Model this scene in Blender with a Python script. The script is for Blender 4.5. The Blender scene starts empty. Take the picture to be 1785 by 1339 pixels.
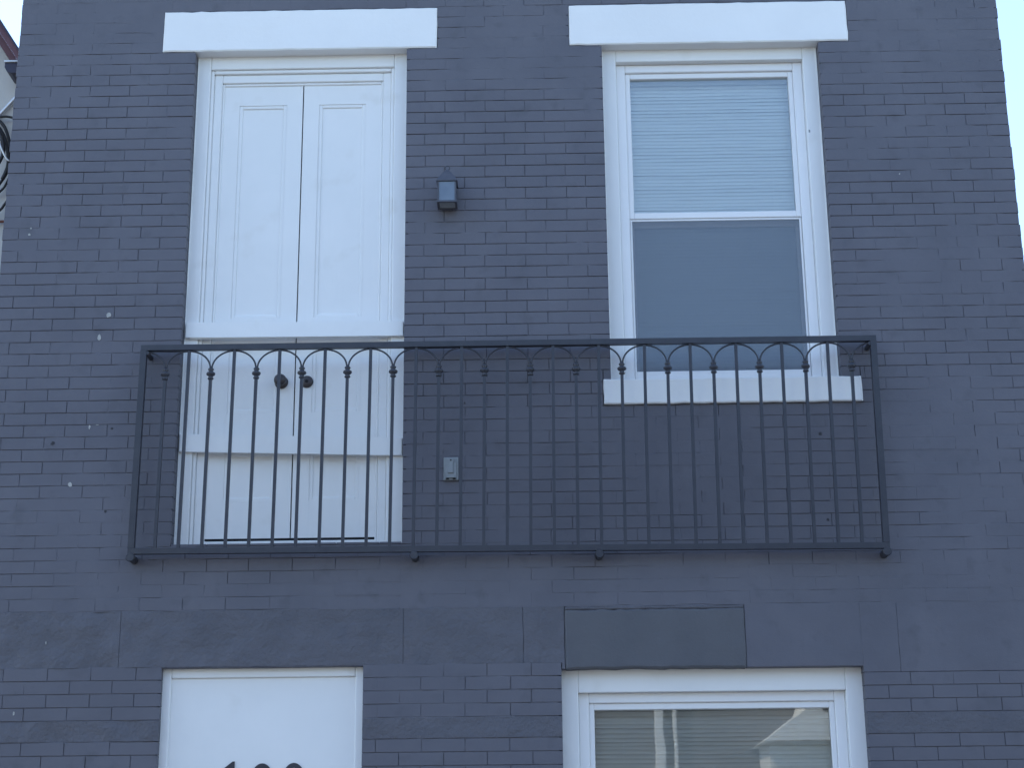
import bpy, bmesh, math, random
from mathutils import Vector, Matrix, noise
random.seed(7)
scene = bpy.context.scene
COL = scene.collection
R = math.radians

# ------------------------------------------------------------------ camera
PW, PH, PF = 1785.0, 1339.0, 2850.0            # photograph size and focal length in pixels
CAM = Vector((0.0, -8.07, 1.6))
PITCH, YAW, ROLL = 0.29427, -0.01507, -0.00987
fw = Vector((math.sin(YAW)*math.cos(PITCH), math.cos(YAW)*math.cos(PITCH), math.sin(PITCH)))
rt = Vector((math.cos(YAW), -math.sin(YAW), 0)); up = rt.cross(fw)
rt, up = rt*math.cos(ROLL)+up*math.sin(ROLL), up*math.cos(ROLL)-rt*math.sin(ROLL)
cd = bpy.data.cameras.new('camera'); cam = bpy.data.objects.new('camera', cd); COL.objects.link(cam)
cam.matrix_world = Matrix(((rt.x, up.x, -fw.x, CAM.x), (rt.y, up.y, -fw.y, CAM.y), (rt.z, up.z, -fw.z, CAM.z), (0, 0, 0, 1)))
cd.sensor_width = 36; cd.lens = PF/PW*36; cd.clip_end = 2000
scene.camera = cam

# ------------------------------------------------------------------ sky, sun, exposure
SUN_EL, SUN_AZ = R(57), R(-62)                 # sun behind the house, a little to the left; azimuth from +Y
w = bpy.data.worlds.new('World'); scene.world = w; w.use_nodes = True
nt = w.node_tree; bg = nt.nodes['Background']
sky = nt.nodes.new('ShaderNodeTexSky'); sky.sky_type = 'NISHITA'; sky.sun_disc = False
sky.sun_elevation = SUN_EL; sky.sun_rotation = SUN_AZ; sky.air_density = 1.0; sky.dust_density = 0.3; sky.ozone_density = 1.0
nt.links.new(sky.outputs[0], bg.inputs[0]); bg.inputs[1].default_value = 0.15
sl = bpy.data.lights.new('sun', 'SUN'); sl.energy = 2.6; sl.angle = R(0.53); sl.color = (1, 0.95, 0.87)
so = bpy.data.objects.new('sun', sl); COL.objects.link(so)
sd = Vector((math.sin(SUN_AZ)*math.cos(SUN_EL), math.cos(SUN_AZ)*math.cos(SUN_EL), math.sin(SUN_EL)))
so.rotation_euler = sd.to_track_quat('Z', 'Y').to_euler(); so.location = sd*30
scene.view_settings.view_transform = 'Standard'; scene.view_settings.look = 'None'
scene.view_settings.exposure = 1.6; scene.view_settings.gamma = 1.0

# ------------------------------------------------------------------ pixel helpers (a pixel gives a direction, the plane gives the distance)
def P(px, py, y=0.0):
    d = rt*((px-PW/2)/PF) - up*((py-PH/2)/PF) + fw
    p = CAM + d*((y-CAM.y)/d.y)
    return p
def X(px, py, y=0.0): return P(px, py, y).x
def Z(px, py, y=0.0): return P(px, py, y).z
def proj(p):
    d = p-CAM; k = d.dot(fw)
    return (PW/2+PF*d.dot(rt)/k, PH/2-PF*d.dot(up)/k)

# ------------------------------------------------------------------ materials
def ramp_mix(nt, a, b, fac_socket):
    m = nt.nodes.new('ShaderNodeMix'); m.data_type = 'RGBA'
    m.inputs['A'].default_value = (*a, 1); m.inputs['B'].default_value = (*b, 1)
    nt.links.new(fac_socket, m.inputs['Factor']); return m.outputs['Result']
def noise_tex(nt, scale, detail=4, rough=0.55, stretch=None, coord='pos'):
    g = nt.nodes.new('ShaderNodeNewGeometry')
    n = nt.nodes.new('ShaderNodeTexNoise'); n.inputs['Scale'].default_value = scale
    n.inputs['Detail'].default_value = detail; n.inputs['Roughness'].default_value = rough
    src = g.outputs['Position']
    if stretch:
        v = nt.nodes.new('ShaderNodeVectorMath'); v.operation = 'MULTIPLY'; v.inputs[1].default_value = stretch
        nt.links.new(src, v.inputs[0]); src = v.outputs[0]
    nt.links.new(src, n.inputs['Vector'])
    return n.outputs['Fac']
def stretch_fac(nt, sock, lo, hi):
    m = nt.nodes.new('ShaderNodeMapRange'); m.inputs[1].default_value = lo; m.inputs[2].default_value = hi
    nt.links.new(sock, m.inputs[0]); return m.outputs[0]
def material(name, a, b=None, rough=0.6, scale=3, lo=.35, hi=.65, bumps=((60, .15, .002),), metallic=0.0, spec=0.4, stretch=None, specks=None):
    m = bpy.data.materials.new(name); m.use_nodes = True; nt = m.node_tree
    bs = nt.nodes['Principled BSDF']; bs.inputs['Roughness'].default_value = rough
    bs.inputs['Metallic'].default_value = metallic; bs.inputs['Specular IOR Level'].default_value = spec
    col = None
    if b is None: bs.inputs['Base Color'].default_value = (*a, 1)
    else:
        col = ramp_mix(nt, a, b, stretch_fac(nt, noise_tex(nt, scale, 5, .6, stretch), lo, hi))
        if specks:
            c2, sc, s_lo, s_hi = specks
            mm = nt.nodes.new('ShaderNodeMix'); mm.data_type = 'RGBA'
            nt.links.new(col, mm.inputs['A']); mm.inputs['B'].default_value = (*c2, 1)
            nt.links.new(stretch_fac(nt, noise_tex(nt, sc, 3, .5), s_lo, s_hi), mm.inputs['Factor']); col = mm.outputs['Result']
        nt.links.new(col, bs.inputs['Base Color'])
    prev = None
    for it in bumps:
        sc, st, dist = it[:3]
        bn = nt.nodes.new('ShaderNodeBump'); bn.inputs['Strength'].default_value = st; bn.inputs['Distance'].default_value = dist
        nt.links.new(noise_tex(nt, sc, 4, .6, it[3] if len(it) > 3 else None), bn.inputs['Height'])
        if prev: nt.links.new(prev, bn.inputs['Normal'])
        prev = bn.outputs[0]
    if prev: nt.links.new(prev, bs.inputs['Normal'])
    return m
M = {}
M['paint'] = material('grey_wall_paint', (.106, .106, .128), (.126, .125, .148), .62, 2.2, bumps=((14, .35, .006), (140, .35, .0016)), specks=((.094, .095, .112), 9, .58, .78))
M['stone_paint'] = material('grey_stone_paint', (.096, .096, .113), (.114, .113, .132), .66, 4, bumps=((7, .8, .022), (30, .7, .009), (160, .4, .002)), specks=((.092, .095, .115), 6, .55, .75))
M['slab_paint'] = material('grey_slab_paint', (.092, .095, .108), (.108, .110, .122), .7, 3, bumps=((9, .4, .01), (90, .6, .003)))
M['white'] = material('white_gloss_paint', (.80, .80, .79), (.755, .76, .75), .42, 1.8, bumps=((3, .25, .006, (6, 6, 1)), (60, .15, .001, (4, 4, .4))), specks=((.70, .69, .66), 5, .64, .85))
M['white_stone'] = material('white_stone_paint', (.82, .82, .81), (.78, .78, .77), .55, 2, bumps=((8, .35, .006), (70, .3, .002)))
M['vinyl'] = material('white_vinyl', (.80, .80, .80), (.77, .77, .775), .32, 2, bumps=((5, .08, .002),))
M['iron'] = material('black_iron_paint', (.024, .026, .037), (.034, .036, .047), .42, 12, bumps=((90, .25, .001),), spec=.5)
M['bronze'] = material('dark_bronze', (.055, .05, .055), (.09, .08, .08), .38, 30, metallic=.5, bumps=((80, .2, .001),))
M['void'] = material('dark_gap', (.012, .012, .014), None, .9, bumps=())  # near black: shade of gaps and holes as colour, also screw and hinges
M['lantern'] = material('lantern_paint', (.060, .063, .080), (.08, .082, .10), .45, 20, bumps=((80, .2, .001),))
M['frost'] = material('frosted_lamp_glass', (.13, .165, .21), (.10, .13, .175), .14, 14, bumps=(), spec=.8)
M['outlet'] = material('grey_plastic', (.29, .31, .32), (.23, .25, .265), .4, 30, bumps=((60, .15, .001),))
M['blind'] = material('blind_vinyl', (.90, .93, .90), (.88, .91, .885), .5, 3, bumps=())
M['stucco'] = material('neighbour_stucco', (.50, .49, .47), (.43, .42, .41), .85, 1.6, bumps=((50, .5, .004),))
M['trim'] = material('maroon_trim', (.105, .04, .055), (.14, .06, .07), .5, 5, bumps=((40, .2, .002),))
M['trim_dark'] = material('dark_drip_edge', (.03, .025, .05), None, .4, bumps=())
M['metal'] = material('bare_metal', (.62, .62, .62), (.5, .5, .5), .35, 9, metallic=.6, bumps=())
M['rubber'] = material('black_cable', (.018, .018, .02), None, .5, bumps=())
M['rust'] = material('rusty_pipe', (.16, .06, .04), (.10, .04, .03), .7, 12)
M['chip'] = material('chipped_paint', (.46, .45, .42), (.33, .33, .32), .8, 60)
M['core'] = material('mortar_paint', (.085, .083, .10), (.11, .107, .125), .8, 6, bumps=((120, .4, .002),))
M['hole'] = material('hole_shade', (.045, .045, .052), None, .9, bumps=())  # dark colour stands for the shade inside drilled holes
M['inside'] = material('interior_plaster', (.35, .34, .32), None, .8, bumps=())
M['roof'] = material('roof_felt', (.05, .05, .05), (.08, .08, .08), .9, 3)
M['asphalt'] = material('asphalt', (.045, .045, .047), (.07, .069, .067), .9, .8, bumps=((120, .6, .004),))
M['concrete'] = material('concrete', (.27, .265, .25), (.22, .215, .205), .85, 1.2, bumps=((60, .4, .003),))
M['kerb'] = material('granite_kerb', (.30, .30, .29), (.22, .22, .22), .8, 4)
M['brick_red'] = material('red_brick_far', (.13, .115, .11), (.10, .09, .088), .8, 3)
M['siding'] = material('cream_siding', (.74, .72, .66), (.68, .66, .60), .6, 2)
M['tan'] = material('tan_stone', (.42, .35, .27), (.36, .30, .24), .8, 2)
M['dark_glass'] = material('far_window_glass', (.03, .035, .04), None, .05, bumps=(), spec=.6)

def glass_mat(name, tint, gloss):
    m = bpy.data.materials.new(name); m.use_nodes = True; nt = m.node_tree
    nt.nodes.remove(nt.nodes['Principled BSDF']); out = nt.nodes['Material Output']
    tr = nt.nodes.new('ShaderNodeBsdfTransparent'); tr.inputs[0].default_value = (*tint, 1)
    gl = nt.nodes.new('ShaderNodeBsdfGlossy'); gl.inputs['Roughness'].default_value = .012; gl.inputs[0].default_value = (.95, .97, 1, 1)
    fr = nt.nodes.new('ShaderNodeFresnel'); fr.inputs[0].default_value = gloss
    bn = nt.nodes.new('ShaderNodeBump'); bn.inputs['Strength'].default_value = .12; bn.inputs['Distance'].default_value = .004
    nt.links.new(noise_tex(nt, 3.0, 1, .4), bn.inputs['Height']); nt.links.new(bn.outputs[0], gl.inputs['Normal'])
    mx = nt.nodes.new('ShaderNodeMixShader')
    nt.links.new(fr.outputs[0], mx.inputs[0]); nt.links.new(tr.outputs[0], mx.inputs[1]); nt.links.new(gl.outputs[0], mx.inputs[2])
    nt.links.new(mx.outputs[0], out.inputs[0]); return m
M['glass'] = glass_mat('window_glass', (.97, .99, .985), 1.88)
def screen_mat():
    m = bpy.data.materials.new('insect_mesh'); m.use_nodes = True; nt = m.node_tree
    bs = nt.nodes['Principled BSDF']; out = nt.nodes['Material Output']
    bs.inputs['Base Color'].default_value = (.22, .265, .325, 1); bs.inputs['Roughness'].default_value = .6
    tr = nt.nodes.new('ShaderNodeBsdfTransparent'); mx = nt.nodes.new('ShaderNodeMixShader'); mx.inputs[0].default_value = .44
    nt.links.new(tr.outputs[0], mx.inputs[1]); nt.links.new(bs.outputs[0], mx.inputs[2]); nt.links.new(mx.outputs[0], out.inputs[0]); return m
M['screen'] = screen_mat()

# ------------------------------------------------------------------ object helpers
WL = {}                                         # world location of every object made
def link(name, me, mat, parent=None, loc=Vector((0, 0, 0)), kind=None, label=None):
    o = bpy.data.objects.new(name, me); COL.objects.link(o)
    if mat is not None and not me.materials: me.materials.append(M[mat] if isinstance(mat, str) else mat)
    WL[o] = Vector(loc)
    o.parent = parent
    o.location = Vector(loc) - (WL[parent] if parent else Vector((0, 0, 0)))
    if kind: o['kind'] = kind
    if label: o['label'] = label
    return o
def thing(name, loc, label, cat, group=None):
    o = bpy.data.objects.new(name, None); COL.objects.link(o); o.location = loc; WL[o] = Vector(loc)
    o.empty_display_size = .1
    o['label'] = label; o['category'] = cat
    if group: o['group'] = group
    return o
def finish(name, bm, mat, parent=None, kind=None, label=None, smooth=False, recalc=True):
    if recalc: bmesh.ops.recalc_face_normals(bm, faces=bm.faces)
    c = Vector((0, 0, 0))
    if bm.verts:
        lo = Vector([min(v.co[i] for v in bm.verts) for i in range(3)]); hi = Vector([max(v.co[i] for v in bm.verts) for i in range(3)])
        c = (lo+hi)/2
    for v in bm.verts: v.co -= c
    if smooth:
        for f in bm.faces: f.smooth = True
    me = bpy.data.meshes.new(name); bm.to_mesh(me); bm.free()
    return link(name, me, mat, parent, c, kind, label)
def box(x0, x1, y0, y1, z0, z1, bev=0.0, seg=1, bm=None, mtx=None):
    b = bm or bmesh.new(); s = len(b.verts)
    r = bmesh.ops.create_cube(b, size=1.0)
    for v in r['verts']:
        v.co = Vector((x0+(v.co.x+.5)*(x1-x0), y0+(v.co.y+.5)*(y1-y0), z0+(v.co.z+.5)*(z1-z0)))
    vs = list(r['verts'])
    if bev > 0:
        es = list({e for v in vs for e in v.link_edges})
        rr = bmesh.ops.bevel(b, geom=es, offset=bev, segments=seg, affect='EDGES', profile=.5)
        vs = list({v for f in rr['faces'] for v in f.verts})
    if mtx:
        for v in vs: v.co = mtx @ v.co
    return b
def part(name, x0, x1, y0, y1, z0, z1, mat, parent, bev=.003, seg=1, label=None, kind=None):
    return finish(name, box(x0, x1, y0, y1, z0, z1, bev, seg), mat, parent, kind, label)
def prism(pts, y0, y1, bm=None):                # polygon in the x-z plane, extruded along y
    b = bm or bmesh.new()
    a = [b.verts.new((x, y0, z)) for x, z in pts]; c = [b.verts.new((x, y1, z)) for x, z in pts]
    n = len(pts); b.faces.new(a); b.faces.new(c[::-1])
    for i in range(n): b.faces.new((a[i], c[i], c[(i+1) % n], a[(i+1) % n]))
    return b
def lathe(prof, origin, axis='z', n=16, bm=None):   # prof: (radius, height) pairs
    b = bm or bmesh.new(); rings = []
    for r, h in prof:
        ring = []
        for i in range(n):
            t = 2*math.pi*i/n; a, c = r*math.cos(t), r*math.sin(t)
            co = (a, c, h) if axis == 'z' else (a, -h, c)
            ring.append(b.verts.new(Vector(origin)+Vector(co)))
        rings.append(ring)
    for p, q in zip(rings, rings[1:]):
        for i in range(n): b.faces.new((p[i], p[(i+1) % n], q[(i+1) % n], q[i]))
    b.faces.new(rings[0][::-1]); b.faces.new(rings[-1])
    return b
def tube(path, r, n=8, bm=None, square=False):
    b = bm or bmesh.new(); path = [Vector(p) for p in path]; rings = []
    ref = Vector((0, 1, 0))
    for i, p in enumerate(path):
        t = (path[min(i+1, len(path)-1)]-path[max(i-1, 0)]).normalized()
        u = ref - t*ref.dot(t)
        if u.length < 1e-4: u = Vector((1, 0, 0))
        u.normalize(); v = t.cross(u)
        ring = []
        for k in range(n):
            a = 2*math.pi*(k+.5)/n; s = r*(1.4142 if square else 1)
            ring.append(b.verts.new(p+u*math.cos(a)*s+v*math.sin(a)*s))
        rings.append(ring)
    for p, q in zip(rings, rings[1:]):
        for k in range(n): b.faces.new((p[k], p[(k+1) % n], q[(k+1) % n], q[k]))
    b.faces.new(rings[0][::-1]); b.faces.new(rings[-1])
    return b
def rough_slab(x0, x1, z0, z1, y0, y1, step=.06, amp=.002, edge=.002, seed=0, round_=.006):
    # stone block: gridded face with uneven relief and slightly wandering, rounded arrises
    b = bmesh.new(); nx = max(2, round((x1-x0)/step)); nz = max(2, round((z1-z0)/step)); S = Vector((seed*7.3, seed*3.1, 0))
    us = [0, round_/(x1-x0)]+[i/nx for i in range(1, nx)]+[1-round_/(x1-x0), 1]
    vs = [0, round_/(z1-z0)]+[i/nz for i in range(1, nz)]+[1-round_/(z1-z0), 1]
    us.sort(); vs.sort(); g = []
    for j, v in enumerate(vs):
        row = []
        for i, u in enumerate(us):
            x, z = x0+u*(x1-x0), z0+v*(z1-z0)
            d = amp*noise.noise(Vector((x*9, z*9, 1))+S)*1.6
            on = i in (0, len(us)-1) or j in (0, len(vs)-1)
            ex = edge*noise.noise(Vector((x*4, z*18, 5))+S)*(1 if i in (0, 1, len(us)-2, len(us)-1) else 0)
            ez = edge*noise.noise(Vector((x*18, z*4, 9))+S)*(1 if j in (0, 1, len(vs)-2, len(vs)-1) else 0)
            row.append(b.verts.new((x+ex, y0+d+(round_*.7 if on else 0), z+ez)))
        g.append(row)
    for j in range(len(vs)-1):
        for i in range(len(us)-1): b.faces.new((g[j][i], g[j][i+1], g[j+1][i+1], g[j+1][i]))
    ring = [g[0][i] for i in range(len(us))]+[g[j][-1] for j in range(1, len(vs))]+[g[-1][i] for i in range(len(us)-2, -1, -1)]+[g[j][0] for j in range(len(vs)-2, 0, -1)]
    back = [b.verts.new((v.co.x, y1, v.co.z)) for v in ring]; n = len(ring)
    for i in range(n): b.faces.new((ring[i], back[i], back[(i+1) % n], ring[(i+1) % n]))
    b.faces.new(back)
    return b

# ------------------------------------------------------------------ key positions on the facade (plane y = 0)
FX0, FX1, FTOP = -2.832, 2.570, 7.25
D0, D1, DZ0, DZ1 = -1.846, -.684, 3.229, 5.990          # balcony door opening
A0, A1, AZ0, AZ1 = .391, 1.574, Z(1276, 660), 5.990            # upper window opening
L0, L1, LZ1 = X(278, 1250), X(631, 1250), Z(455, 1164)  # street door opening
B0, B1, BZ0, BZ1 = X(981, 1260), X(1512, 1260), .95, Z(1244, 1164)   # ground-floor window opening
lin1 = (X(286, 56), X(762, 50), 5.990, 6.235); lin2 = (X(992, 44), X(1476, 35), 5.990, 6.235)
sill = (X(1052, 682), X(1502, 680), Z(1276, 703), Z(1276, 660))
BELT0, BELT1 = 2.615, 2.893
BAND0, BAND1 = 2.255, 2.357
RY = -.078
RL = [P(247, 603, RY), P(1526, 585.6, RY), P(1550.6, 956.5, RY), P(223, 967, RY)]  # railing corners TL TR BR BL

# ================================================================== setting
def ground(name, x0, x1, y0, y1, z, mat, label):
    b = bmesh.new(); b.faces.new([b.verts.new(c) for c in ((x0, y0, z), (x1, y0, z), (x1, y1, z), (x0, y1, z))])
    o = finish(name, b, mat, kind='structure', recalc=False); o['label'] = label; o['category'] = 'ground'; return o
ground('ground', -400, 400, -400, 400, -.20, 'asphalt', 'broad dark ground spreading around the houses')
ground('road', -60, 60, -11.4, -2.6, -.13, 'asphalt', 'asphalt street in front of the grey house')
for nm, y0, y1, lb in (('sidewalk', -2.42, 0.0, 'concrete sidewalk at the foot of the grey house'), ('sidewalk', -14.2, -11.58, 'concrete sidewalk across the street')):
    o = finish(nm, box(-60, 60, y0, y1, -.25, 0, .004), 'concrete', kind='structure'); o['label'] = lb; o['category'] = 'sidewalk'
for y0, lb in ((-2.6, 'granite kerb before the grey house'), (-11.58, 'granite kerb on the far side of the street')):
    o = finish('kerb', box(-60, 60, y0, y0+.18, -.25, -.003, .01), 'kerb', kind='structure'); o['label'] = lb; o['category'] = 'kerb'

# ================================================================== the grey brick house
house = thing('brick_house', (0, 0, 0), 'grey painted brick row house with white lintels, double door and sash windows', 'house')

# ---- openings cut out of the wall core
holes = [(D0, D1, DZ0, DZ1), (A0, A1, AZ0, AZ1), (L0, L1, .12, LZ1), (B0, B1, BZ0, BZ1)]
def cells(x0, x1, z0, z1, hs):
    xs = sorted({x0, x1, *[h[0] for h in hs], *[h[1] for h in hs]}); out = []
    for a, c in zip(xs, xs[1:]):
        cur = z0
        for h in sorted([h for h in hs if h[0] <= a+1e-6 and h[1] >= c-1e-6], key=lambda h: h[2]):
            out.append((a, c, cur, h[2])); cur = h[3]
        out.append((a, c, cur, z1))
    return out
bm = bmesh.new()
for a, c, e, f in cells(FX0+.004, FX1-.004, 0, FTOP, holes): box(a, c, .094, .32, e, f, bm=bm)
finish('wall', bm, 'core', house)
bm = bmesh.new()                                # side, back, floor and roof of the shell
box(FX0+.002, FX0+.28, .3205, 9, 0, FTOP, bm=bm); box(FX1-.28, FX1-.002, .3205, 9, 0, FTOP, bm=bm); box(FX0+.2805, FX1-.2805, 8.7, 8.998, 0, FTOP, bm=bm)
finish('side_wall', bm, 'paint', house)
bm = bmesh.new()
box(FX0+.281, FX1-.281, .321, 8.69, 2.70, 2.95, bm=bm); box(FX0+.281, FX1-.281, .321, 8.69, .02, .12, bm=bm)
box(-.15, -.05, .325, 6, 2.96, FTOP-.02, bm=bm); box(FX0+.285, FX1-.285, 3.6, 3.7, .14, 2.69, bm=bm); box(FX0+.285, FX1-.285, 3.6, 3.7, 2.96, 7.2, bm=bm)
finish('interior', bm, 'inside', house)
finish('roof', box(FX0-.03, FX1+.03, -.12, 9.05, FTOP, FTOP+.14, .01), 'roof', house)
finish('cornice', box(FX0-.05, FX1+.05, -.20, -.001, FTOP-.16, FTOP-.002, .02, 2), 'paint', house)

# ---- courses of brick
bx = lambda px: X(px, 1112)
sl0, sl1 = bx(985), bx(1299)
PIT, MOD, GAP = .0644, .2165, .0036
excl = [(D0, D1, DZ0, DZ1), (A0, A1, AZ0, AZ1), (L0, L1, 0, LZ1), (B0, B1, BZ0-.14, BZ1), lin1, lin2, sill, (L0, L1, LZ1, BELT0), (sl0, FX1, BELT0-PIT, BELT0)]
rows = [(3.408+PIT*k, 3.408+PIT*(k+1), k) for k in range(-8, 59)]
rows += [(2.615-PIT*(j+1), 2.615-PIT*j, j) for j in range(4)]
rows += [(BAND0-PIT*(j+1), BAND0-PIT*j, j+1) for j in range(33)]
def sm(a, b, t): t = min(1, max(0, (t-a)/(b-a))); return t*t*(3-2*t)
def fill(x, z):                                 # how far paint and mortar have closed a joint: 0 open, 1 closed
    n = .5+.5*noise.noise(Vector((x*1.1+3, z*2.3, 2.0)))+.34*noise.noise(Vector((x*6.0, z*21.0, 7.0)))+.2*noise.noise(Vector((x*23.0, z*40.0, 1.0)))
    b = .03
    b += .30*sm(5.55, 6.1, z)
    b += .75*sm(.62, .25, math.hypot((x-.78)/.8, (z-3.63)/.52))
    b += .38*sm(.45, .1, abs(z-2.97)/.5)*sm(-2.6, -1.4, x)
    b += .32*sm(.9, .2, math.hypot((x-2.1)/.6, (z-3.9)/.5))
    b += .30*sm(.9, .2, math.hypot((x-2.3)/.7, (z-2.75)/.5))
    b += .25*sm(.9, .3, math.hypot((x+2.2)/.6, (z-3.6)/.45))
    b -= .16*sm(2.7, 2.5, z)
    b -= .20*sm(1, .3, math.hypot((x-.0)/1.0, (z-5.0)/.9))
    return sm(.36, .86, n+b)
def subtract(r, e):
    x0, x1, z0, z1 = r; a, b, c, d = e
    if a >= x1 or b <= x0 or c >= z1 or d <= z0: return [r]
    out = []
    if a > x0: out.append((x0, a, z0, z1))
    if b < x1: out.append((b, x1, z0, z1))
    m0, m1 = max(a, x0), min(b, x1)
    if c > z0: out.append((m0, m1, z0, c))
    if d < z1: out.append((m0, m1, d, z1))
    return out
bricks = []; heads = []
for z0, z1, k in rows:
    off = -.58 + (MOD/2 if k % 2 == 0 else 0)
    n0 = math.floor((FX0-off)/MOD); cuts = []
    i = n0
    while off+i*MOD < FX1+MOD:
        cuts.append(off+i*MOD+random.uniform(-.004, .004)); i += 1
    hard = [v for e in excl[:7] if e[2] < (z0+z1)/2 < e[3] for v in e[:2]]
    cuts = sorted([c_ for c_ in cuts if not any(abs(c_-v) < .05 for v in hard)]+[v for v in hard if FX0 < v < FX1])
    segs = []
    for a, b in zip(cuts, cuts[1:]):
        a, b = max(a, FX0), min(b, FX1)
        if b-a > .001: segs.append([a, b])
    if len(segs) > 2 and segs[0][1]-segs[0][0] < .045: segs[1][0] = segs[0][0]; segs.pop(0)
    if len(segs) > 2 and segs[-1][1]-segs[-1][0] < .045: segs[-2][1] = segs[-1][1]; segs.pop()
    for a, b in segs:
        ps = [(a, b, z0, z1)]
        for e in excl: ps = [q for p in ps for q in subtract(p, e)]
        ps = [p for p in ps if p[1]-p[0] > .012 and p[3]-p[2] > .008]
        bricks += ps
        if b < FX1-.01 and not any(e[0]-.004 < b < e[1]+.004 and e[2] < z1-.002 and e[3] > z0+.002 for e in excl): heads.append((b, z0, z1))
def brick_bm(p, b=None):
    b = b or bmesh.new(); x0, x1, z0, z1 = p; g = GAP/2
    f0 = random.uniform(-.0011, .0009)
    ja = [random.uniform(-.0005, .0005) for _ in range(8)]
    if abs(x0-FX0) < 1e-6: x0 += random.uniform(-.004, .003)-g
    if abs(x1-FX1) < 1e-6: x1 += random.uniform(-.003, .004)+g
    x0 += g; x1 -= g; z0 += g; z1 -= g; c = .0011
    fr = [b.verts.new((x+sx*c+ja[i*2]*.8, f0+ja[i], z+sz*c+ja[i*2+1]*.8)) for i, (x, sx, z, sz) in enumerate(((x0, 1, z0, 1), (x1, -1, z0, 1), (x1, -1, z1, -1), (x0, 1, z1, -1)))]
    md = [b.verts.new((x, f0+c, z)) for x, z in ((x0, z0), (x1, z0), (x1, z1), (x0, z1))]
    bk = [b.verts.new((x, .097, z)) for x, z in ((x0, z0), (x1, z0), (x1, z1), (x0, z1))]
    b.faces.new(fr)
    for i in range(4):
        j = (i+1) % 4
        b.faces.new((fr[i], md[i], md[j], fr[j])); b.faces.new((md[i], bk[i], bk[j], md[j]))
    return b
rail_px = (225, 590, 1550, 965)
def score(p):
    if p[1]-p[0] < .19 or p[3]-p[2] < .055: return 0
    q = [proj(Vector((x, 0, z))) for x in p[:2] for z in p[2:]]
    xs = [c[0] for c in q]; ys = [c[1] for c in q]
    if min(xs) < 0 or max(xs) > PW or min(ys) < 0 or max(ys) > PH: return 0
    if min(ys) < rail_px[3] and max(ys) > rail_px[1] and max(xs) > rail_px[0] and min(xs) < rail_px[2]: return 0
    return (max(xs)-min(xs))*(max(ys)-min(ys))
order = sorted(bricks, key=score, reverse=True)
for p in order[:298]: finish('brick', brick_bm(p), 'paint', house)
bm = bmesh.new()
for p in order[298:]: brick_bm(p, bm)
finish('bricks', bm, 'paint', house, kind='stuff')

# ---- mortar and paint in the joints, closed here and open there
bm = bmesh.new(); h = GAP/2+.0012
levels = sorted({round(z, 4) for r in rows for z in r[:2]})
for z in levels:
    x = FX0+.006; prev = None
    while x < FX1-.005:
        inside = any(e[0]-.001 < x < e[1]+.001 and e[2]-.004 < z < e[3]+.004 for e in excl)
        if inside: prev = None
        else:
            y = -.0001+.0052*(1-fill(x, z))
            cur = (bm.verts.new((x, y, z-h)), bm.verts.new((x, y, z+h)))
            if prev: bm.faces.new((prev[0], cur[0], cur[1], prev[1]))
            prev = cur
        x += .018
for x, z0, z1 in heads:
    prev = None
    for i in range(4):
        z = z0+(z1-z0)*i/3; y = -.0001+.0052*(1-fill(x+.31, z+.05))
        cur = (bm.verts.new((x-h, y, z)), bm.verts.new((x+h, y, z)))
        if prev: bm.faces.new((prev[0], prev[1], cur[1], cur[0]))
        prev = cur
finish('mortar', bm, 'paint', house, kind='stuff', recalc=False)

# ---- stone belt course and lower stone band
def stones(name, cuts, z0, z1, mat, amp, y0=.0, step=.035):
    for i, (a, b) in enumerate(zip(cuts, cuts[1:])):
        ps = [(a+.0006, b-.0006, z0+.0008, z1-.0008)]
        for e in ((L0, L1, 0, LZ1), (B0, B1, 0, BZ1)): ps = [q for p in ps for q in subtract(p, e)]
        for p in ps:
            if p[1]-p[0] > .02 and p[3]-p[2] > .01:
                finish(name, rough_slab(p[0], p[1], p[2], p[3], y0+random.uniform(-.0006, .0008), .095, step, amp, .0015, i+z0, .0022), mat, house, smooth=False)
stones('belt_stone', [FX0, bx(209)], BELT0-.004, BELT1, 'stone_paint', .006)
stones('belt_stone', [bx(209), bx(703)], BELT0-.004, BELT1, 'stone_paint', .004)
finish('belt_stone', rough_slab(L0-.001, L1+.001, LZ1, BELT0-.0035, 0, .095, .035, .002, .002, 8, .0022), 'stone_paint', house)
stones('belt_stone', [bx(703), bx(912), sl0-.002], BELT0-.004, BELT1, 'stone_paint', .003)
stones('belt_stone', [sl1+.002, bx(1566), FX1], BELT0-PIT-.001, BELT1, 'paint', .0014)
o = finish('stone_lintel', rough_slab(sl0, sl1, BZ1+.001, BELT1-.022, -.006, .095, .03, .002, .006, 3, .008), 'slab_paint', house, label='darker rough stone slab over the ground-floor window')
finish('belt_stone', rough_slab(sl0, sl1, BELT1-.021, BELT1-.001, 0, .095, .03, .002, .002, 5), 'stone_paint', house)
stones('band_stone', [FX0, L0-.001], BAND0, BAND1, 'stone_paint', .005)
stones('band_stone', [L1+.001, B0-.001], BAND0, BAND1, 'stone_paint', .0025)
stones('band_stone', [B1+.001, FX1], BAND0, BAND1, 'stone_paint', .002)

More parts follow.
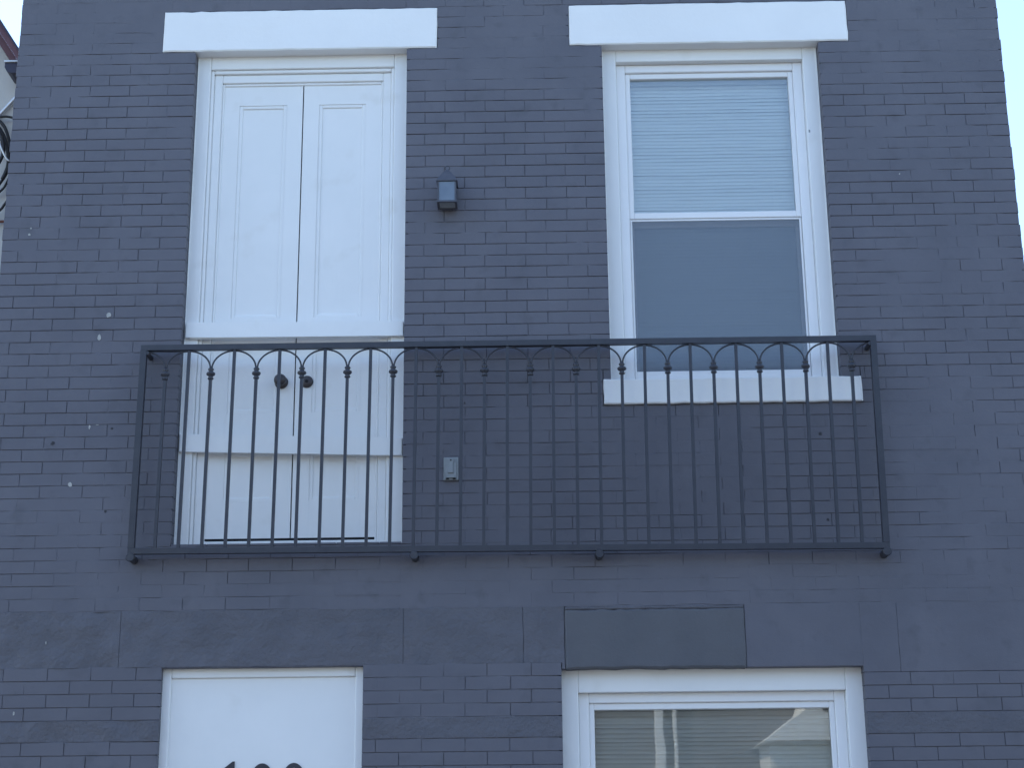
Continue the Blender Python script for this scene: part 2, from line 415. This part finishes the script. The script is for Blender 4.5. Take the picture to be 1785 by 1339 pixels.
# ---- white stone lintels and sills
finish('lintel', rough_slab(lin1[0], lin1[1], lin1[2], lin1[3], -.006, .115, .05, .001, .004, 11, .007), 'white_stone', house, label='white stone lintel over the double door')
finish('lintel', rough_slab(lin2[0], lin2[1], lin2[2], lin2[3], -.006, .115, .05, .001, .004, 12, .007), 'white_stone', house, label='white stone lintel over the upper window')
finish('sill', rough_slab(sill[0], sill[1], sill[2], sill[3], -.020, .115, .05, .001, .004, 13, .006), 'white_stone', house, label='white stone sill under the upper window')
finish('sill', rough_slab(B0-.06, B1+.06, BZ0-.14, BZ0, -.05, .115, .05, .001, .004, 14, .006), 'white_stone', house)

# ---- paint chips, drilled holes (dark discs, shade put into the colour) left on the wall
def chip(px, py, w_, h_, mat, seed):
    c = P(px, py); b = bmesh.new(); n = 9; pts = []
    for i in range(n):
        a = 2*math.pi*i/n; r = .7+.6*noise.noise(Vector((seed*3.7+i*1.9, seed, 0)))
        pts.append((c.x+w_/2*r*math.cos(a), c.z+h_/2*r*math.sin(a)))
    prism(pts, -.0022, .002, b); return b
for i, (px, py, ww, hh) in enumerate(((54, 398, .012, .016), (51, 409, .016, .02), (190, 549, .034, .038), (173, 589, .026, .044), (156, 745, .012, .032), (122, 845, .03, .036), (80, 1121, .008, .022), (1568, 303, .012, .012), (24, 1245, .012, .03), (170, 741, .02, .006))):
    finish('paint_chip', chip(px, py, ww, hh, 'chip', i+1), 'chip', house)
for i, (px, py, r) in enumerate(((92, 773, .014), (195, 747, .009), (1430, 756, .012), (1443, 906, .010), (810, 703, .008), (184, 892, .010))):
    finish('drilled_hole_shade', chip(px, py, 2*r, 2*r, 'hole', i+30), 'hole', house)  # solid discs, the shade of a hole painted as their colour

# ---------------------------------------------------------------- balcony double door
def sub_empty(name, loc, parent):
    o = bpy.data.objects.new(name, None); COL.objects.link(o); o.parent = parent; WL[o] = Vector(loc); o.location = Vector(loc)-WL[parent]; o.empty_display_size = .1; return o
yc = .070                                       # face of the outer casing
door = sub_empty('double_door', ((D0+D1)/2, yc, DZ0), house)
door['label'] = 'white panelled double door behind the balcony railing'
def frame(parent, x0, x1, z0, z1, wx, wt, wb, y0, y1, mat, names, bev=.003, seg=1):
    # jambs run full height, head and foot rails butt between them
    part(names[0], x0, x0+wx, y0, y1, z0, z1, mat, parent, bev, seg); part(names[0], x1-wx, x1, y0, y1, z0, z1, mat, parent, bev, seg)
    part(names[1], x0+wx, x1-wx, y0+.001, y1, z1-wt, z1, mat, parent, bev, seg)
    if wb: part(names[2], x0+wx, x1-wx, y0+.001, y1, z0, z0+wb, mat, parent, bev, seg)
dz0, dz1 = DZ0-.002, DZ1+.02
frame(door, D0-.02, D1+.02, dz0, dz1, .020+.072, .02+.075, 0, yc, .20, 'white', ('casing', 'head_casing', ''), .006, 2)
i0, i1, it = D0+.072, D1-.072, DZ1-.075         # inside the casing
frame(door, i0, i1, dz0+.001, it, .018, .022, 0, .082, .20, 'white', ('bead', 'bead', ''), .006, 2)
j0, j1, jt = i0+.018, i1-.018, it-.022
frame(door, j0, j1, dz0+.002, jt, .045, .05, Z(508, 941, .112)-.010-dz0, .096, .20, 'white', ('jamb', 'head_jamb', 'threshold'), .004)
k0, k1, kt = j0+.045, j1-.045, jt-.05
frame(door, k0, k1, dz0+.016, kt, .012, .016, 0, .104, .20, 'white', ('door_stop', 'door_stop', ''), .004)
l0, l1, lt = k0+.012, k1-.012, kt-.016
mid = X(521, 480, .14)
zA = Z(500, 570, .13); zB = Z(500, 775, .13); lz0 = Z(508, 941, .112)+.002
part('dark_gap', l0-.005, l1+.005, .141, .146, dz0+.02, lt+.008, 'void', door, 0)  # black sheet behind the leaves, shade of the gap put into its colour
def leaf(x0, x1, seed):
    y = .112; st = .086
    # stiles and rails with raised panels between them, each its own piece
    part('stile', x0, x0+st, y, y+.028, lz0, lt, 'white', door, .0006); part('stile', x1-st, x1, y, y+.028, lz0, lt, 'white', door, .0006)
    px0, px1 = x0+st, x1-st
    zt = Z(500, 183, y); z1a = zA+.045; z1b = zA-.10; z2a = Z(440, 722, y)+.006; z2b = zB-.05; z3a = lz0+.20
    for (a, b) in ((zt, lt), (z1b, z1a), (z2b, z2a), (lz0, z3a)):
        part('rail', px0-.002, px1+.002, y+.0004, y+.028, a, b, 'white', door, 0)
    for (a, b) in ((z1a, zt), (z2a, z1b), (z3a, z2b)):
        part('panel', px0-.004, px1+.004, y+.010, y+.026, a-.004, b+.004, 'white', door, 0)
        bmm = bmesh.new(); m_ = .020               # bolection moulding round the panel
        for (qx0, qx1, qz0, qz1) in ((px0-.002, px0+m_, a-.002, b+.002), (px1-m_, px1+.002, a-.002, b+.002), (px0+m_-.002, px1-m_+.002, b-m_, b+.002), (px0+m_-.002, px1-m_+.002, a-.002, a+m_)):
            box(qx0, qx1, y+.0035, y+.017, qz0, qz1, .0055, 3, bmm)
        finish('moulding', bmm, 'white', door)
gapw = .0032
leaf(l0-.001, mid-gapw, 1); leaf(mid+gapw, l1+.001, 2)
# two boards nailed across the door
def board(p, q, th, y0, y1, name):
    # p, q pixel points of the top edge; th board height
    A_, B_ = P(*p, y0), P(*q, y0); b = bmesh.new(); n = 14; ring = []
    tops = []; bots = []
    for i in range(n+1):
        t = i/n; x = A_.x+(B_.x-A_.x)*t; z = A_.z+(B_.z-A_.z)*t
        tops.append((x, z+.0015*noise.noise(Vector((x*5, 3, z))))); bots.append((x, z-th[0]-(th[1]-th[0])*t+.0015*noise.noise(Vector((x*6, 8, z)))))
    prism(bots+tops[::-1], y0, y1, b)
    bmesh.ops.bevel(b, geom=[e for e in b.edges if abs(e.verts[0].co.y-y0) < 1e-5 and abs(e.verts[1].co.y-y0) < 1e-5], offset=.0025, segments=1, affect='EDGES')
    return finish(name, b, 'white', door, label=None)
board((324, 562), (703, 559), (.085, .083), .046, .0695, 'board')
board((313, 757), (701, 763), (.094, .094), .050, .0695, 'board')
part('drip_strip', D0+.03, D1-.002, .052, .0692, zA-.085, zA-.073, 'white', door, .003)
# knob on the left leaf, bare rosette with its hole on the right leaf
kc = P(492, 667, .112); b = lathe([(.034, 0), (.036, .004), (.030, .008), (.014, .012), (.012, .026), (.026, .034), (.033, .046), (.031, .058), (.020, .067), (.004, .070)], (kc.x-.004, .112, kc.z), 'y', 20)
finish('knob', b, 'bronze', door, smooth=True)
kc = P(535, 666, .112); b = lathe([(.033, 0), (.034, .004), (.028, .010), (.018, .014), (.014, .015)], (kc.x, .112, kc.z), 'y', 20)
finish('rosette', b, 'bronze', door, smooth=True, label='round rosette without its knob')
finish('rosette_hole_shade', lathe([(.009, 0), (.009, .0165)], (kc.x, .112, kc.z), 'y', 12), 'void', door)  # solid black plug, its colour stands for shade in the hole
part('bottom_gap_shade', X(351, 942, .105), X(665, 939, .105), .1085, .1115, lz0-.006, lz0+.005, 'void', door, 0)  # black strip painted in for the shade under the leaves

# ---- wavy paint and caulk line where white joinery meets the grey brick
def caulk(x, z0, z1, s, name='caulk', y=.0705):
    b = bmesh.new(); prev = None; n = int((z1-z0)/.02)
    for i in range(n+1):
        z = z0+(z1-z0)*i/n; d = .007+.006*noise.noise(Vector((x*3, z*7, s)))+.003*noise.noise(Vector((x, z*31, 4)))
        cur = [b.verts.new((x+s*.0015, y-d, z)), b.verts.new((x+s*.0055, y+.001, z))]
        if prev: b.faces.new((prev[0], cur[0], cur[1], prev[1]))
        prev = cur
    return finish(name, b, 'white', house, recalc=False)
for x, s in ((D0, 1), (D1, -1)): caulk(x, DZ0, DZ1-.002, s)
for x, s in ((A0, 1), (A1, -1)): caulk(x, AZ0, AZ1-.002, s)

# ---------------------------------------------------------------- sash windows
def window(name, o, x0, x1, z0, z1, label, meet, screen):
    win = sub_empty(name, ((x0+x1)/2, yc, z0), house); win['label'] = label
    e = .02
    frame(win, x0-e, x1+e, z0+.001, z1+e, e+o['cx'], e+o['ct'], 0, yc, .20, 'white', ('casing', 'head_casing', ''), .005, 2)
    a0, a1, at = x0+o['cx'], x1-o['cx'], z1-o['ct']
    frame(win, a0, a1, z0+.002, at, .052, .048, .012, .108, .20, 'vinyl', ('frame_jamb', 'frame_head', 'frame_sill'), .004)
    b0, b1, bt, bb = a0+.052, a1-.052, at-.048, z0+.014
    # upper sash
    s = .026; yu = .122
    frame(win, b0, b1, meet-.006, bt, s, .032, .036, yu, .16, 'vinyl', ('sash_stile', 'sash_rail', 'sash_rail'), .003)
    finish('pane', box(b0+s-.004, b1-s+.004, .140, .144, meet+.026, bt-.028), 'glass', win)
    # lower sash, set further in
    frame(win, b0+.001, b1-.001, bb, meet-.007, s, .034, .040, .163, .198, 'vinyl', ('sash_stile', 'sash_rail', 'sash_rail'), .003)
    finish('pane', box(b0+s-.003, b1-s+.003, .178, .182, bb+.036, meet-.038), 'glass', win)
    if screen:
        frame(win, b0+.002, b1-.002, bb+.001, meet-.008, .011, .011, Z(1264, 646, .126)-bb, .126, .136, 'vinyl', ('screen_frame', 'screen_frame', 'screen_frame'), .002)
        finish('insect_screen', box(b0+.012, b1-.012, .130, .1312, Z(1264, 646, .126)-.003, meet-.018), 'screen', win)
    return win, (b0, b1, bb, bt)
meet = Z(1250, 374, .122)-.012
win1, op1 = window('sash_window', dict(cx=.077, ct=.070), A0, A1, AZ0, AZ1, 'white sash window above the balcony railing', meet, True)
win2, op2 = window('sash_window', dict(cx=.080, ct=.108), B0, B1, BZ0, BZ1, 'white sash window at street level', 1.62, False)
part('thumb_scuff', X(1411, 228, yc)-.004, X(1411, 228, yc)+.004, yc-.0012, yc+.002, Z(1411, 228, yc)-.008, Z(1411, 228, yc)+.008, 'outlet', win1, .001)

# ---------------------------------------------------------------- street door with its number panel
sd_ = sub_empty('street_door', ((L0+L1)/2, .06, .12), house); sd_['label'] = 'white street door under a plain white transom with dark numerals'
ys = .040
frame(sd_, L0-.015, L1+.015, .121, LZ1+.012, .015+.040, .012+.044, 0, ys, .16, 'white', ('casing', 'head_casing', ''), .006, 2)
q0, q1, qt = L0+.040, L1-.040, LZ1-.044
part('transom_panel', q0-.002, q1+.002, ys+.016, .15, 1.99, qt, 'white', sd_, .002)
part('transom_bar', q0, q1, ys+.004, .155, 1.90, 1.988, 'white', sd_, .004)
part('door_leaf', q0+.004, q1-.004, .075, .12, .135, 1.896, 'white', sd_, .002)
for zz0, zz1 in ((.30, .85), (.98, 1.75)):
    for xx0, xx1 in ((q0+.1, (q0+q1)/2-.06), ((q0+q1)/2+.06, q1-.1)): part('panel', xx0, xx1, .066, .0745, zz0, zz1, 'white', sd_, .006, 2)
finish('knob', lathe([(.03, 0), (.03, .006), (.012, .01), (.012, .03), (.028, .04), (.028, .055), (.01, .062)], (q1-.07, .075, .95), 'y', 16), 'bronze', sd_, smooth=True)
yd = ys+.016
def ell(cx, cz, rx, rz, n=32): return [(cx+rx*math.cos(2*math.pi*i/n), cz+rz*math.sin(2*math.pi*i/n)) for i in range(n)]
def ring_digit(cx, zt):
    b = bmesh.new(); H = .185; rx, rz = .058, H/2; n = 36; cz = zt-rz
    o_, i_ = ell(cx, cz, rx, rz, n), ell(cx, cz, rx-.027, rz-.024, n)
    vs = [[b.verts.new((x, y, z)) for x, z in pts] for pts in (o_, i_) for y in (yd-.006, yd+.001)]
    of, ob, if_, ib = vs
    for k in range(n):
        j = (k+1) % n
        b.faces.new((of[k], of[j], if_[j], if_[k])); b.faces.new((of[k], ob[k], ob[j], of[j])); b.faces.new((if_[k], if_[j], ib[j], ib[k]))
    finish('numeral', b, 'iron', sd_)
p1 = P(408, 1328.5, yd); t = p1.z; cx = p1.x
finish('numeral', prism([(cx+.004, t), (cx+.004, t-.185), (cx-.026, t-.185), (cx-.026, t-.040), (cx-.052, t-.058), (cx-.052, t-.036), (cx-.006, t)], yd-.006, yd+.001), 'iron', sd_)
p2 = P(457.5, 1331.7, yd); ring_digit(p2.x, p2.z); p3 = P(512.6, 1330.8, yd); ring_digit(p3.x, p3.z)
finish('doorstep', rough_slab(L0-.15, L1+.15, .001, .118, -.42, .09, .08, .001, .004, 21, .01), 'white_stone', house)

# ================================================================== blinds behind the glass
def blind(op, z0, label, tilt, mess):
    b0, b1, bb, bt = op; y = .214
    bl = thing('window_blind', ((b0+b1)/2, y, bt), label, 'blind')
    part('headrail', b0-.03, b1+.03, y-.014, y+.014, bt-.03, bt+.005, 'blind', bl, .002)
    n = int((bt-.035-z0)/.0208); wS = (b1-b0)+.05; meshes = []
    for v in range(5):                          # curved slat, a few variants shared by all
        b = bmesh.new(); nx = 10; g = []
        for i in range(nx+1):
            u = -.5+i/nx; row = []
            for k in range(4):
                s_ = (k/3-.5)*.025; crown = .0022*(1-(2*k/3-1)**2)
                a = tilt+v*.02*(1 if v % 2 else -1)
                sag = .0012*noise.noise(Vector((u*4, v*5.0, 0)))*2
                yy = s_*math.cos(a)-crown*math.sin(a); zz = s_*math.sin(a)+crown*math.cos(a)+sag
                row.append(b.verts.new((u*wS, yy, zz)))
            g.append(row)
        for i in range(nx):
            for k in range(3): b.faces.new((g[i][k], g[i+1][k], g[i+1][k+1], g[i][k+1]))
        for f in b.faces: f.smooth = True
        me = bpy.data.meshes.new('slat'); b.to_mesh(me); b.free(); me.materials.append(M['blind']); meshes.append(me)
    for i in range(n):
        z = bt-.045-i*.0208
        o = link('slat', random.choice(meshes), None, bl, Vector(((b0+b1)/2, y, z)))
        o.rotation_euler = (random.uniform(-.04, .04), random.uniform(-.002, .002), 0)
        if mess and .06 < (bt-z) < .5 and random.random() < .6: o.rotation_euler = (random.uniform(-.12, .12), random.uniform(.004, .011), 0)
    part('bottom_rail', b0-.02, b1+.02, y-.012, y+.012, bt-.05-n*.0208-.012, bt-.05-n*.0208, 'blind', bl, .002)
    for fx in (.14, .86):
        xx = b0+(b1-b0)*fx; finish('ladder_cord', tube([(xx, y-.0145, bt-.02), (xx, y-.0145, bt-.05-n*.0208)], .0009, 4), 'blind', bl)
blind(op1, op1[2]+.02, 'closed white slatted blind behind the upper window', R(74), False)
blind(op2, op2[2]+.02, 'closed white slatted blind with bent slats behind the ground-floor window', R(72), True)

# ================================================================== balcony railing
TL, TR, BR, BL = RL
rail = thing('balcony_railing', ((BL.x+BR.x)/2, RY, (BL.z+BR.z)/2), 'black wrought iron balcony railing with pointed arches and knuckled bars', 'railing')
def Q(u, v):                                    # u along the rail, v from the top down
    return TL.lerp(TR, u).lerp(BL.lerp(BR, u), v)
HT, T2 = (TL-BL).length, .0145
def bar_between(a, b, r, name, mat='iron'):
    return finish(name, tube([a, b], r, 4, square=True), mat, rail)
c = Vector((0, 0, 1)); rxv = Vector((1, 0, 0))
t_in, b_in = T2*1.0/HT, 1-T2*1.0/HT
W_ = (TR-TL).length; ui = T2/W_
bar_between(Q(0, t_in)+rxv*.0, Q(1, t_in), T2, 'top_rail'); bar_between(Q(0, b_in), Q(1, b_in), T2, 'bottom_rail')
for u in (ui, 1-ui): bar_between(Q(u, 2*t_in+.0005), Q(u, 1-2*t_in-.0005), T2+.0012, 'post')
NB = 31; v0, v1 = 2*t_in, 1-2*t_in
def ubar(i): return ui+(1-2*ui)*i/(NB+1)
vk = .128                                        # collar height as a fraction of the railing
for i in range(1, NB+1):
    u = ubar(i); fancy = i % 2 == 1
    top = Q(u, vk+.02 if fancy else v0); bot = Q(u, v1)
    finish('bar', tube([top, bot], .0077, 4, square=True), 'iron', rail)
    if fancy:
        k = Q(u, vk+.012); cprof = [(.008, -.036), (.014, -.033), (.016, -.027), (.011, -.021), (.012, -.017), (.0215, -.010), (.0235, -.004), (.0215, .002), (.012, .008), (.011, .012), (.016, .018), (.014, .024), (.009, .028), (.006, .031)]
        finish('collar', lathe(cprof, k, 'z', 10), 'iron', rail, smooth=True)
        for s in (-1, 1):                       # thin rod sweeping from the collar up to the neighbouring bar head
            un = ubar(i+s); pts = []
            for j in range(13):
                a = j/12*math.pi/2; uu = u+s*.004/W_+(un-u-s*.004/W_)*(1-math.cos(a)); vv = (vk-.010)+(v0+.004-(vk-.010))*math.sin(a)
                pts.append(Q(uu, vv))
            finish('arch_rod', tube(pts, .0046, 6), 'iron', rail, smooth=True)
for u in (ui, (X(722, 968, RY)-BL.x)/(BR.x-BL.x), (X(1045, 964, RY)-BL.x)/(BR.x-BL.x), 1-ui):
    q = Q(u, 1); z = q.z-.017
    finish('wall_bracket', lathe([(.019, RY), (.019, .006), (.022, .006), (.022, .014), (.019, .018)], (q.x, RY, z), 'y', 16), 'iron', rail)
for u in (ui*2.2, 1-ui*2.2):
    q = Q(u, 2*t_in); finish('wall_bracket', lathe([(.013, RY), (.013, .010), (.010, .013)], (q.x, RY, q.z-.013), 'y', 12), 'iron', rail)

# ================================================================== wall lantern
lp = P(780, 332, -.06); lx = lp.x
lt_top, lt_b = Z(780, 293, -.07), Z(780, 350, -.115)
lan = thing('wall_lantern', (lx, 0, lt_b), 'small grey square wall lantern with ring top between door and window', 'lantern')
hw = .050; y0, y1 = -.118, -.018; zb = Z(780, 349, y0); zt = Z(780, 315, y0)
part('back_plate', lx-.032, lx+.032, -.012, -.0015, zb-.012, zt+.06, 'lantern', lan, .003)
for sx in (-1, 1):
    for yy in (y0, y1-.009): part('corner_post', lx+sx*hw-(.009 if sx > 0 else 0), lx+sx*hw+(.009 if sx < 0 else 0), yy, yy+.009, zb, zt, 'lantern', lan, .001)
bm = bmesh.new()
for q in ((lx-hw-.003, lx+hw+.003, y0-.003, y0+.009), (lx-hw-.003, lx+hw+.003, y1-.009, y1+.003)): box(q[0], q[1], q[2], q[3], zb-.010, zb+.001, .001, bm=bm)
for q in ((lx-hw-.003, lx-hw+.009), (lx+hw-.009, lx+hw+.003)): box(q[0], q[1], y0+.0092, y1-.0092, zb-.010, zb+.001, .001, bm=bm)
finish('bottom_rim', bm, 'lantern', lan)
for q in ((lx-hw+.008, lx+hw-.008, y0+.003, y0+.006), (lx-hw+.008, lx+hw-.008, y1-.006, y1-.003)): finish('pane', box(q[0], q[1], q[2], q[3], zb+.002, zt-.001), 'frost', lan)
for q in ((lx-hw+.003, lx-hw+.006), (lx+hw-.006, lx+hw-.003)): finish('pane', box(q[0], q[1], y0+.0095, y1-.0095, zb+.002, zt-.001), 'frost', lan)
finish('bottom_pane', box(lx-hw+.0095, lx+hw-.0095, y0+.0095, y1-.0095, zb-.006, zb-.002), 'outlet', lan)
bm = bmesh.new(); ym = (y0+y1)/2
secs = [(hw+.005, zt), (hw+.005, zt+.006), (hw*.66, zt+.044), (hw*.44, zt+.062), (.012, zt+.072), (.007, zt+.084)]; prev = None
for r_, z_ in secs:
    cur = [bm.verts.new((lx+a*r_, ym+b_*r_, z_)) for a, b_ in ((-1, -1), (1, -1), (1, 1), (-1, 1))]
    if prev:
        for i in range(4): bm.faces.new((prev[i], prev[(i+1) % 4], cur[(i+1) % 4], cur[i]))
    else: bm.faces.new(cur[::-1])
    prev = cur
bm.faces.new(prev); finish('cap', bm, 'lantern', lan)
cz = zt+.097; finish('ring', tube([(lx+.012*math.cos(a), ym, cz+.012*math.sin(a)) for a in [2*math.pi*i/20 for i in range(21)]], .0030, 6), 'lantern', lan, smooth=True)
part('arm', lx-.010, lx+.010, y1+.0005, -.012, (zb+zt)/2-.012, (zb+zt)/2+.012, 'lantern', lan, .002)

# ================================================================== weatherproof outlet
oc = P(786, 817.5, -.02); ox = oc.x; oz0, oz1 = Z(786, 837.5, -.016), Z(786, 797.5, -.016)
out = thing('outlet_box', (ox, 0, oz0), 'small grey weatherproof outlet cover on the wall behind the railing', 'outlet')
ow = (X(798.5, 817, -.016)-X(772.5, 817, -.016))/2
part('base_plate', ox-ow, ox+ow, -.016, -.0005, oz0, oz1, 'outlet', out, .004, 2)
pz = lambda f: oz0+(oz1-oz0)*f
b = prism([(ox-ow*.66, pz(.1)), (ox+ow*.66, pz(.1)), (ox+ow*.74, pz(.35)), (ox+ow*.70, pz(.75)), (ox+ow*.5, pz(.93)), (ox-ow*.5, pz(.93)), (ox-ow*.70, pz(.75)), (ox-ow*.74, pz(.35))], -.027, -.0162)
finish('flip_cover', b, 'outlet', out)
b = prism([(ox-ow*.34, pz(.30)), (ox+ow*.34, pz(.30)), (ox+ow*.28, pz(.70)), (ox+ow*.42, pz(.88)), (ox-ow*.42, pz(.88)), (ox-ow*.28, pz(.70))], -.034, -.0272)
finish('cover_boss', b, 'outlet', out)
finish('screw', lathe([(.004, 0), (.004, .003)], (ox, -.0342, pz(.84)), 'y', 8), 'void', out)
for fx in (-.45, .45): part('hinge', ox+ow*fx-.007, ox+ow*fx+.007, -.0265, -.0163, pz(.03), pz(.08), 'void', out, .001)

# ================================================================== neighbouring house, seen past the left edge
ny = 1.0
pe = P(40, 94, ny); pr = P(0, 32, ny-.25)
nb = thing('neighbour_house', (-6.2, ny, 0), 'grey stucco house with maroon roof edge past the left corner', 'house')
slope = math.atan2(P(0, 32, .75).z-P(32, 82, .75).z, P(32, 82, .75).x-P(0, 32, .75).x)
ex = -3.06; e_top = P(32, 82, .75); run = 3.2
def rake_z(x): return e_top.z+(e_top.x-x)*math.tan(slope)
apex_x = ex-run
wall_top = lambda x: rake_z(x)-.16
bm = prism([(ex, 0), (ex, wall_top(ex)), (apex_x, wall_top(apex_x)), (2*apex_x-ex, wall_top(ex)), (2*apex_x-ex, 0)], ny, 8.0)
finish('wall', bm, 'stucco', nb)
d = Vector((math.cos(slope), 0, -math.sin(slope))); nrm = Vector((math.sin(slope), 0, math.cos(slope)))
def rake_board(name, off0, off1, y0, y1, mat, x_end=ex+.06):
    for s in (1, -1):
        a = Vector((apex_x, 0, rake_z(apex_x))); e = Vector((x_end, 0, rake_z(x_end))); b = bmesh.new()
        # vertical end cuts so that the two slopes meet at the apex
        k = 1/math.cos(slope); pts = [(a.x, a.z+off0*k), (e.x, e.z+off0*k), (e.x, e.z+off1*k), (a.x, a.z+off1*k)]
        if s < 0: pts = [(2*apex_x-x, z) for x, z in pts]
        finish(name, prism(pts, y0, y1), mat, nb)
rake_board('drip_edge', -.012, 0, ny-.30, 8.2, 'trim_dark')
rake_board('barge_board', -.046, -.0125, ny-.27, ny-.23, 'trim')
rake_board('rake_moulding', -.085, -.0465, ny-.14, ny-.001, 'trim')
g0 = P(14, 117, ny-.1); g1 = P(31, 134, ny-.1)
gx1 = ex+.16
prof = [(g0.x, g0.z), (g0.x, g0.z-.03), (g0.x+.015, g1.z+.01), (g0.x+.04, g1.z), (gx1-.01, g1.z), (gx1, g0.z-.02), (gx1, g0.z)]
finish('gutter', prism(prof, ny-.16, 7.8), 'trim_dark', nb)
finish('gutter_lip', box(g0.x-.004, gx1+.004, ny-.17, ny-.10, g0.z+.0005, g0.z+.014, .002), 'metal', nb)
# conduit, cables and pipe on its wall
def cable(name, pix, r, mat, label, cat, y=None, group=None, off=.02):
    y = ny-off; pts = [P(px, py, y) for px, py in pix]; sm_ = []
    for i in range(len(pts)-1):                 # Catmull-Rom smoothing
        p0, p1_, p2_, p3_ = pts[max(i-1, 0)], pts[i], pts[i+1], pts[min(i+2, len(pts)-1)]
        for k in range(6):
            t = k/6; sm_.append(.5*((2*p1_)+(p2_-p0)*t+(2*p0-5*p1_+4*p2_-p3_)*t*t+(3*p1_-p0-3*p2_+p3_)*t**3))
    sm_.append(pts[-1]); o = finish(name, tube(sm_, r, 6), mat, None, smooth=True)
    o['label'] = label; o['category'] = cat
    if group: o['group'] = group
    return o
cable('conduit', [(-60, 262), (0, 199), (26, 171), (44, 152)], .012, 'metal', 'pale metal conduit slanting up the neighbour wall', 'conduit')
cable('utility_cable', [(-40, 204), (2, 203), (14, 203), (36, 208)], .008, 'rubber', 'short black cable running level below the conduit', 'cable', off=.05)
cable('utility_cable', [(-50, 198), (-14, 204), (6, 218), (16, 246), (17, 270), (12, 300), (-8, 330)], .010, 'rubber', 'black cable bowing widest out of the bundle', 'cable', off=.06)
cable('utility_cable', [(-52, 206), (-16, 212), (4, 232), (13, 262), (14, 288), (4, 312)], .012, 'rubber', 'thick black cable just inside the widest bow', 'cable', off=.09)
cable('utility_cable', [(-40, 222), (-8, 224), (4, 244), (5, 268), (-6, 290)], .012, 'rubber', 'short black cable at the heart of the bundle', 'cable', off=.12)
cable('utility_cable', [(-4, 240), (4, 262), (11, 276), (16, 280)], .006, 'metal', 'light grey wire crossing the cable bundle', 'cable', off=.13)
cable('utility_cable', [(-50, 326), (-10, 336), (4, 330), (12, 318), (20, 300)], .008, 'rubber', 'thin black cable looping below the bundle', 'cable', off=.05)
cable('utility_cable', [(-20, 380), (0, 366), (8, 356), (20, 340)], .009, 'rubber', 'lowest black cable loop above the rusty pipe', 'cable', off=.05)
cable('wall_pipe', [(-80, 386), (0, 386), (30, 386)], .009, 'rust', 'rusty brown pipe running level along the neighbour wall', 'pipe', off=.03)

# ================================================================== houses across the street, seen only as reflections
def far_house(x0, x1, hgt, mat, label, trim, gable, wins):
    y1 = -14.2; h_ = thing('row_house', ((x0+x1)/2, y1, 0), label, 'house', 'houses across the street')
    finish('wall', box(x0+.01, x1-.01, y1-8, y1, 0, hgt), mat, h_)
    if gable:
        bm = prism([(x0-.1, hgt+.001), (x1+.1, hgt+.001), ((x0+x1)/2, hgt+gable)], y1-7.9, y1+.12); finish('roof', bm, mat, h_)
    else: finish('cornice', box(x0+.005, x1-.005, y1-8, y1+.22, hgt+.001, hgt+.3, .03), trim, h_)
    for (wx, wz, ww, wh) in wins:
        a = x0+wx
        f_ = finish('window', box(a-.09, a+ww+.09, y1+.001, y1+.06, wz-.09, wz+wh+.09, .01), trim, h_)
        finish('pane', box(a, a+ww, y1+.0605, y1+.07, wz, wz+wh*.48), 'dark_glass', f_); finish('pane', box(a, a+ww, y1+.0605, y1+.07, wz+wh*.52, wz+wh), 'dark_glass', f_)
    finish('door', box(x0+.5, x0+1.4, y1+.001, y1+.05, .1, 2.2, .01), trim, h_)
far_house(-9.5, -4.6, 6.8, 'tan', 'tan stone row house across the street', 'vinyl', 0, ((.8, 3.6, .9, 1.7), (3.1, 3.6, .9, 1.7), (2.6, .9, 1.4, 1.5)))
far_house(-4.6, .1, 6.3, 'siding', 'cream row house across the street', 'trim', 0, ((.8, 3.5, .9, 1.6), (2.9, 3.5, .9, 1.6), (2.4, .9, 1.4, 1.5)))
far_house(.1, 7.2, 6.9, 'brick_red', 'wide dark brick row house across the street', 'vinyl', 0, ((5.6, 3.4, .8, 1.7), (.3, .9, .9, 1.5)))
far_house(7.2, 12, 6.5, 'brick_red', 'dark brick house at the far right across the street', 'vinyl', 0, ((.8, 3.5, .9, 1.6), (2.9, 3.5, .9, 1.6)))
bh = [o for o in bpy.data.objects if o.get('label') == 'wide dark brick row house across the street'][0]
for px0, px1 in ((1144, 1160), (1177, 1183)):
    kx = (14.2+8.07)/8.21
    finish('pilaster', box(X(px0, 1280, .14)*kx, X(px1, 1280, .14)*kx, -14.199, -14.08, 2.6, 5.2, .01), 'siding', bh)
porch = thing('house_porch', (3.6, -13.6, 0), 'cream gabled porch built against the dark brick house across the street', 'porch')
finish('wall', box(2.95, 4.5, -14.19, -13.2, 0, 3.25), 'siding', porch)
finish('roof', prism([(2.85, 3.251), (4.6, 3.251), (4.6, 3.36), (3.62, 3.62), (3.55, 3.95), (3.42, 3.64)], -14.19, -13.0), 'siding', porch)
for i in range(14): finish('clapboard', box(2.94, 4.51, -13.2, -13.18, 1.2+i*.145, 1.2+i*.145+.11), 'siding', porch)
finish('door', box(3.3, 4.1, -13.199, -13.15, .05, 1.15), 'trim', porch)
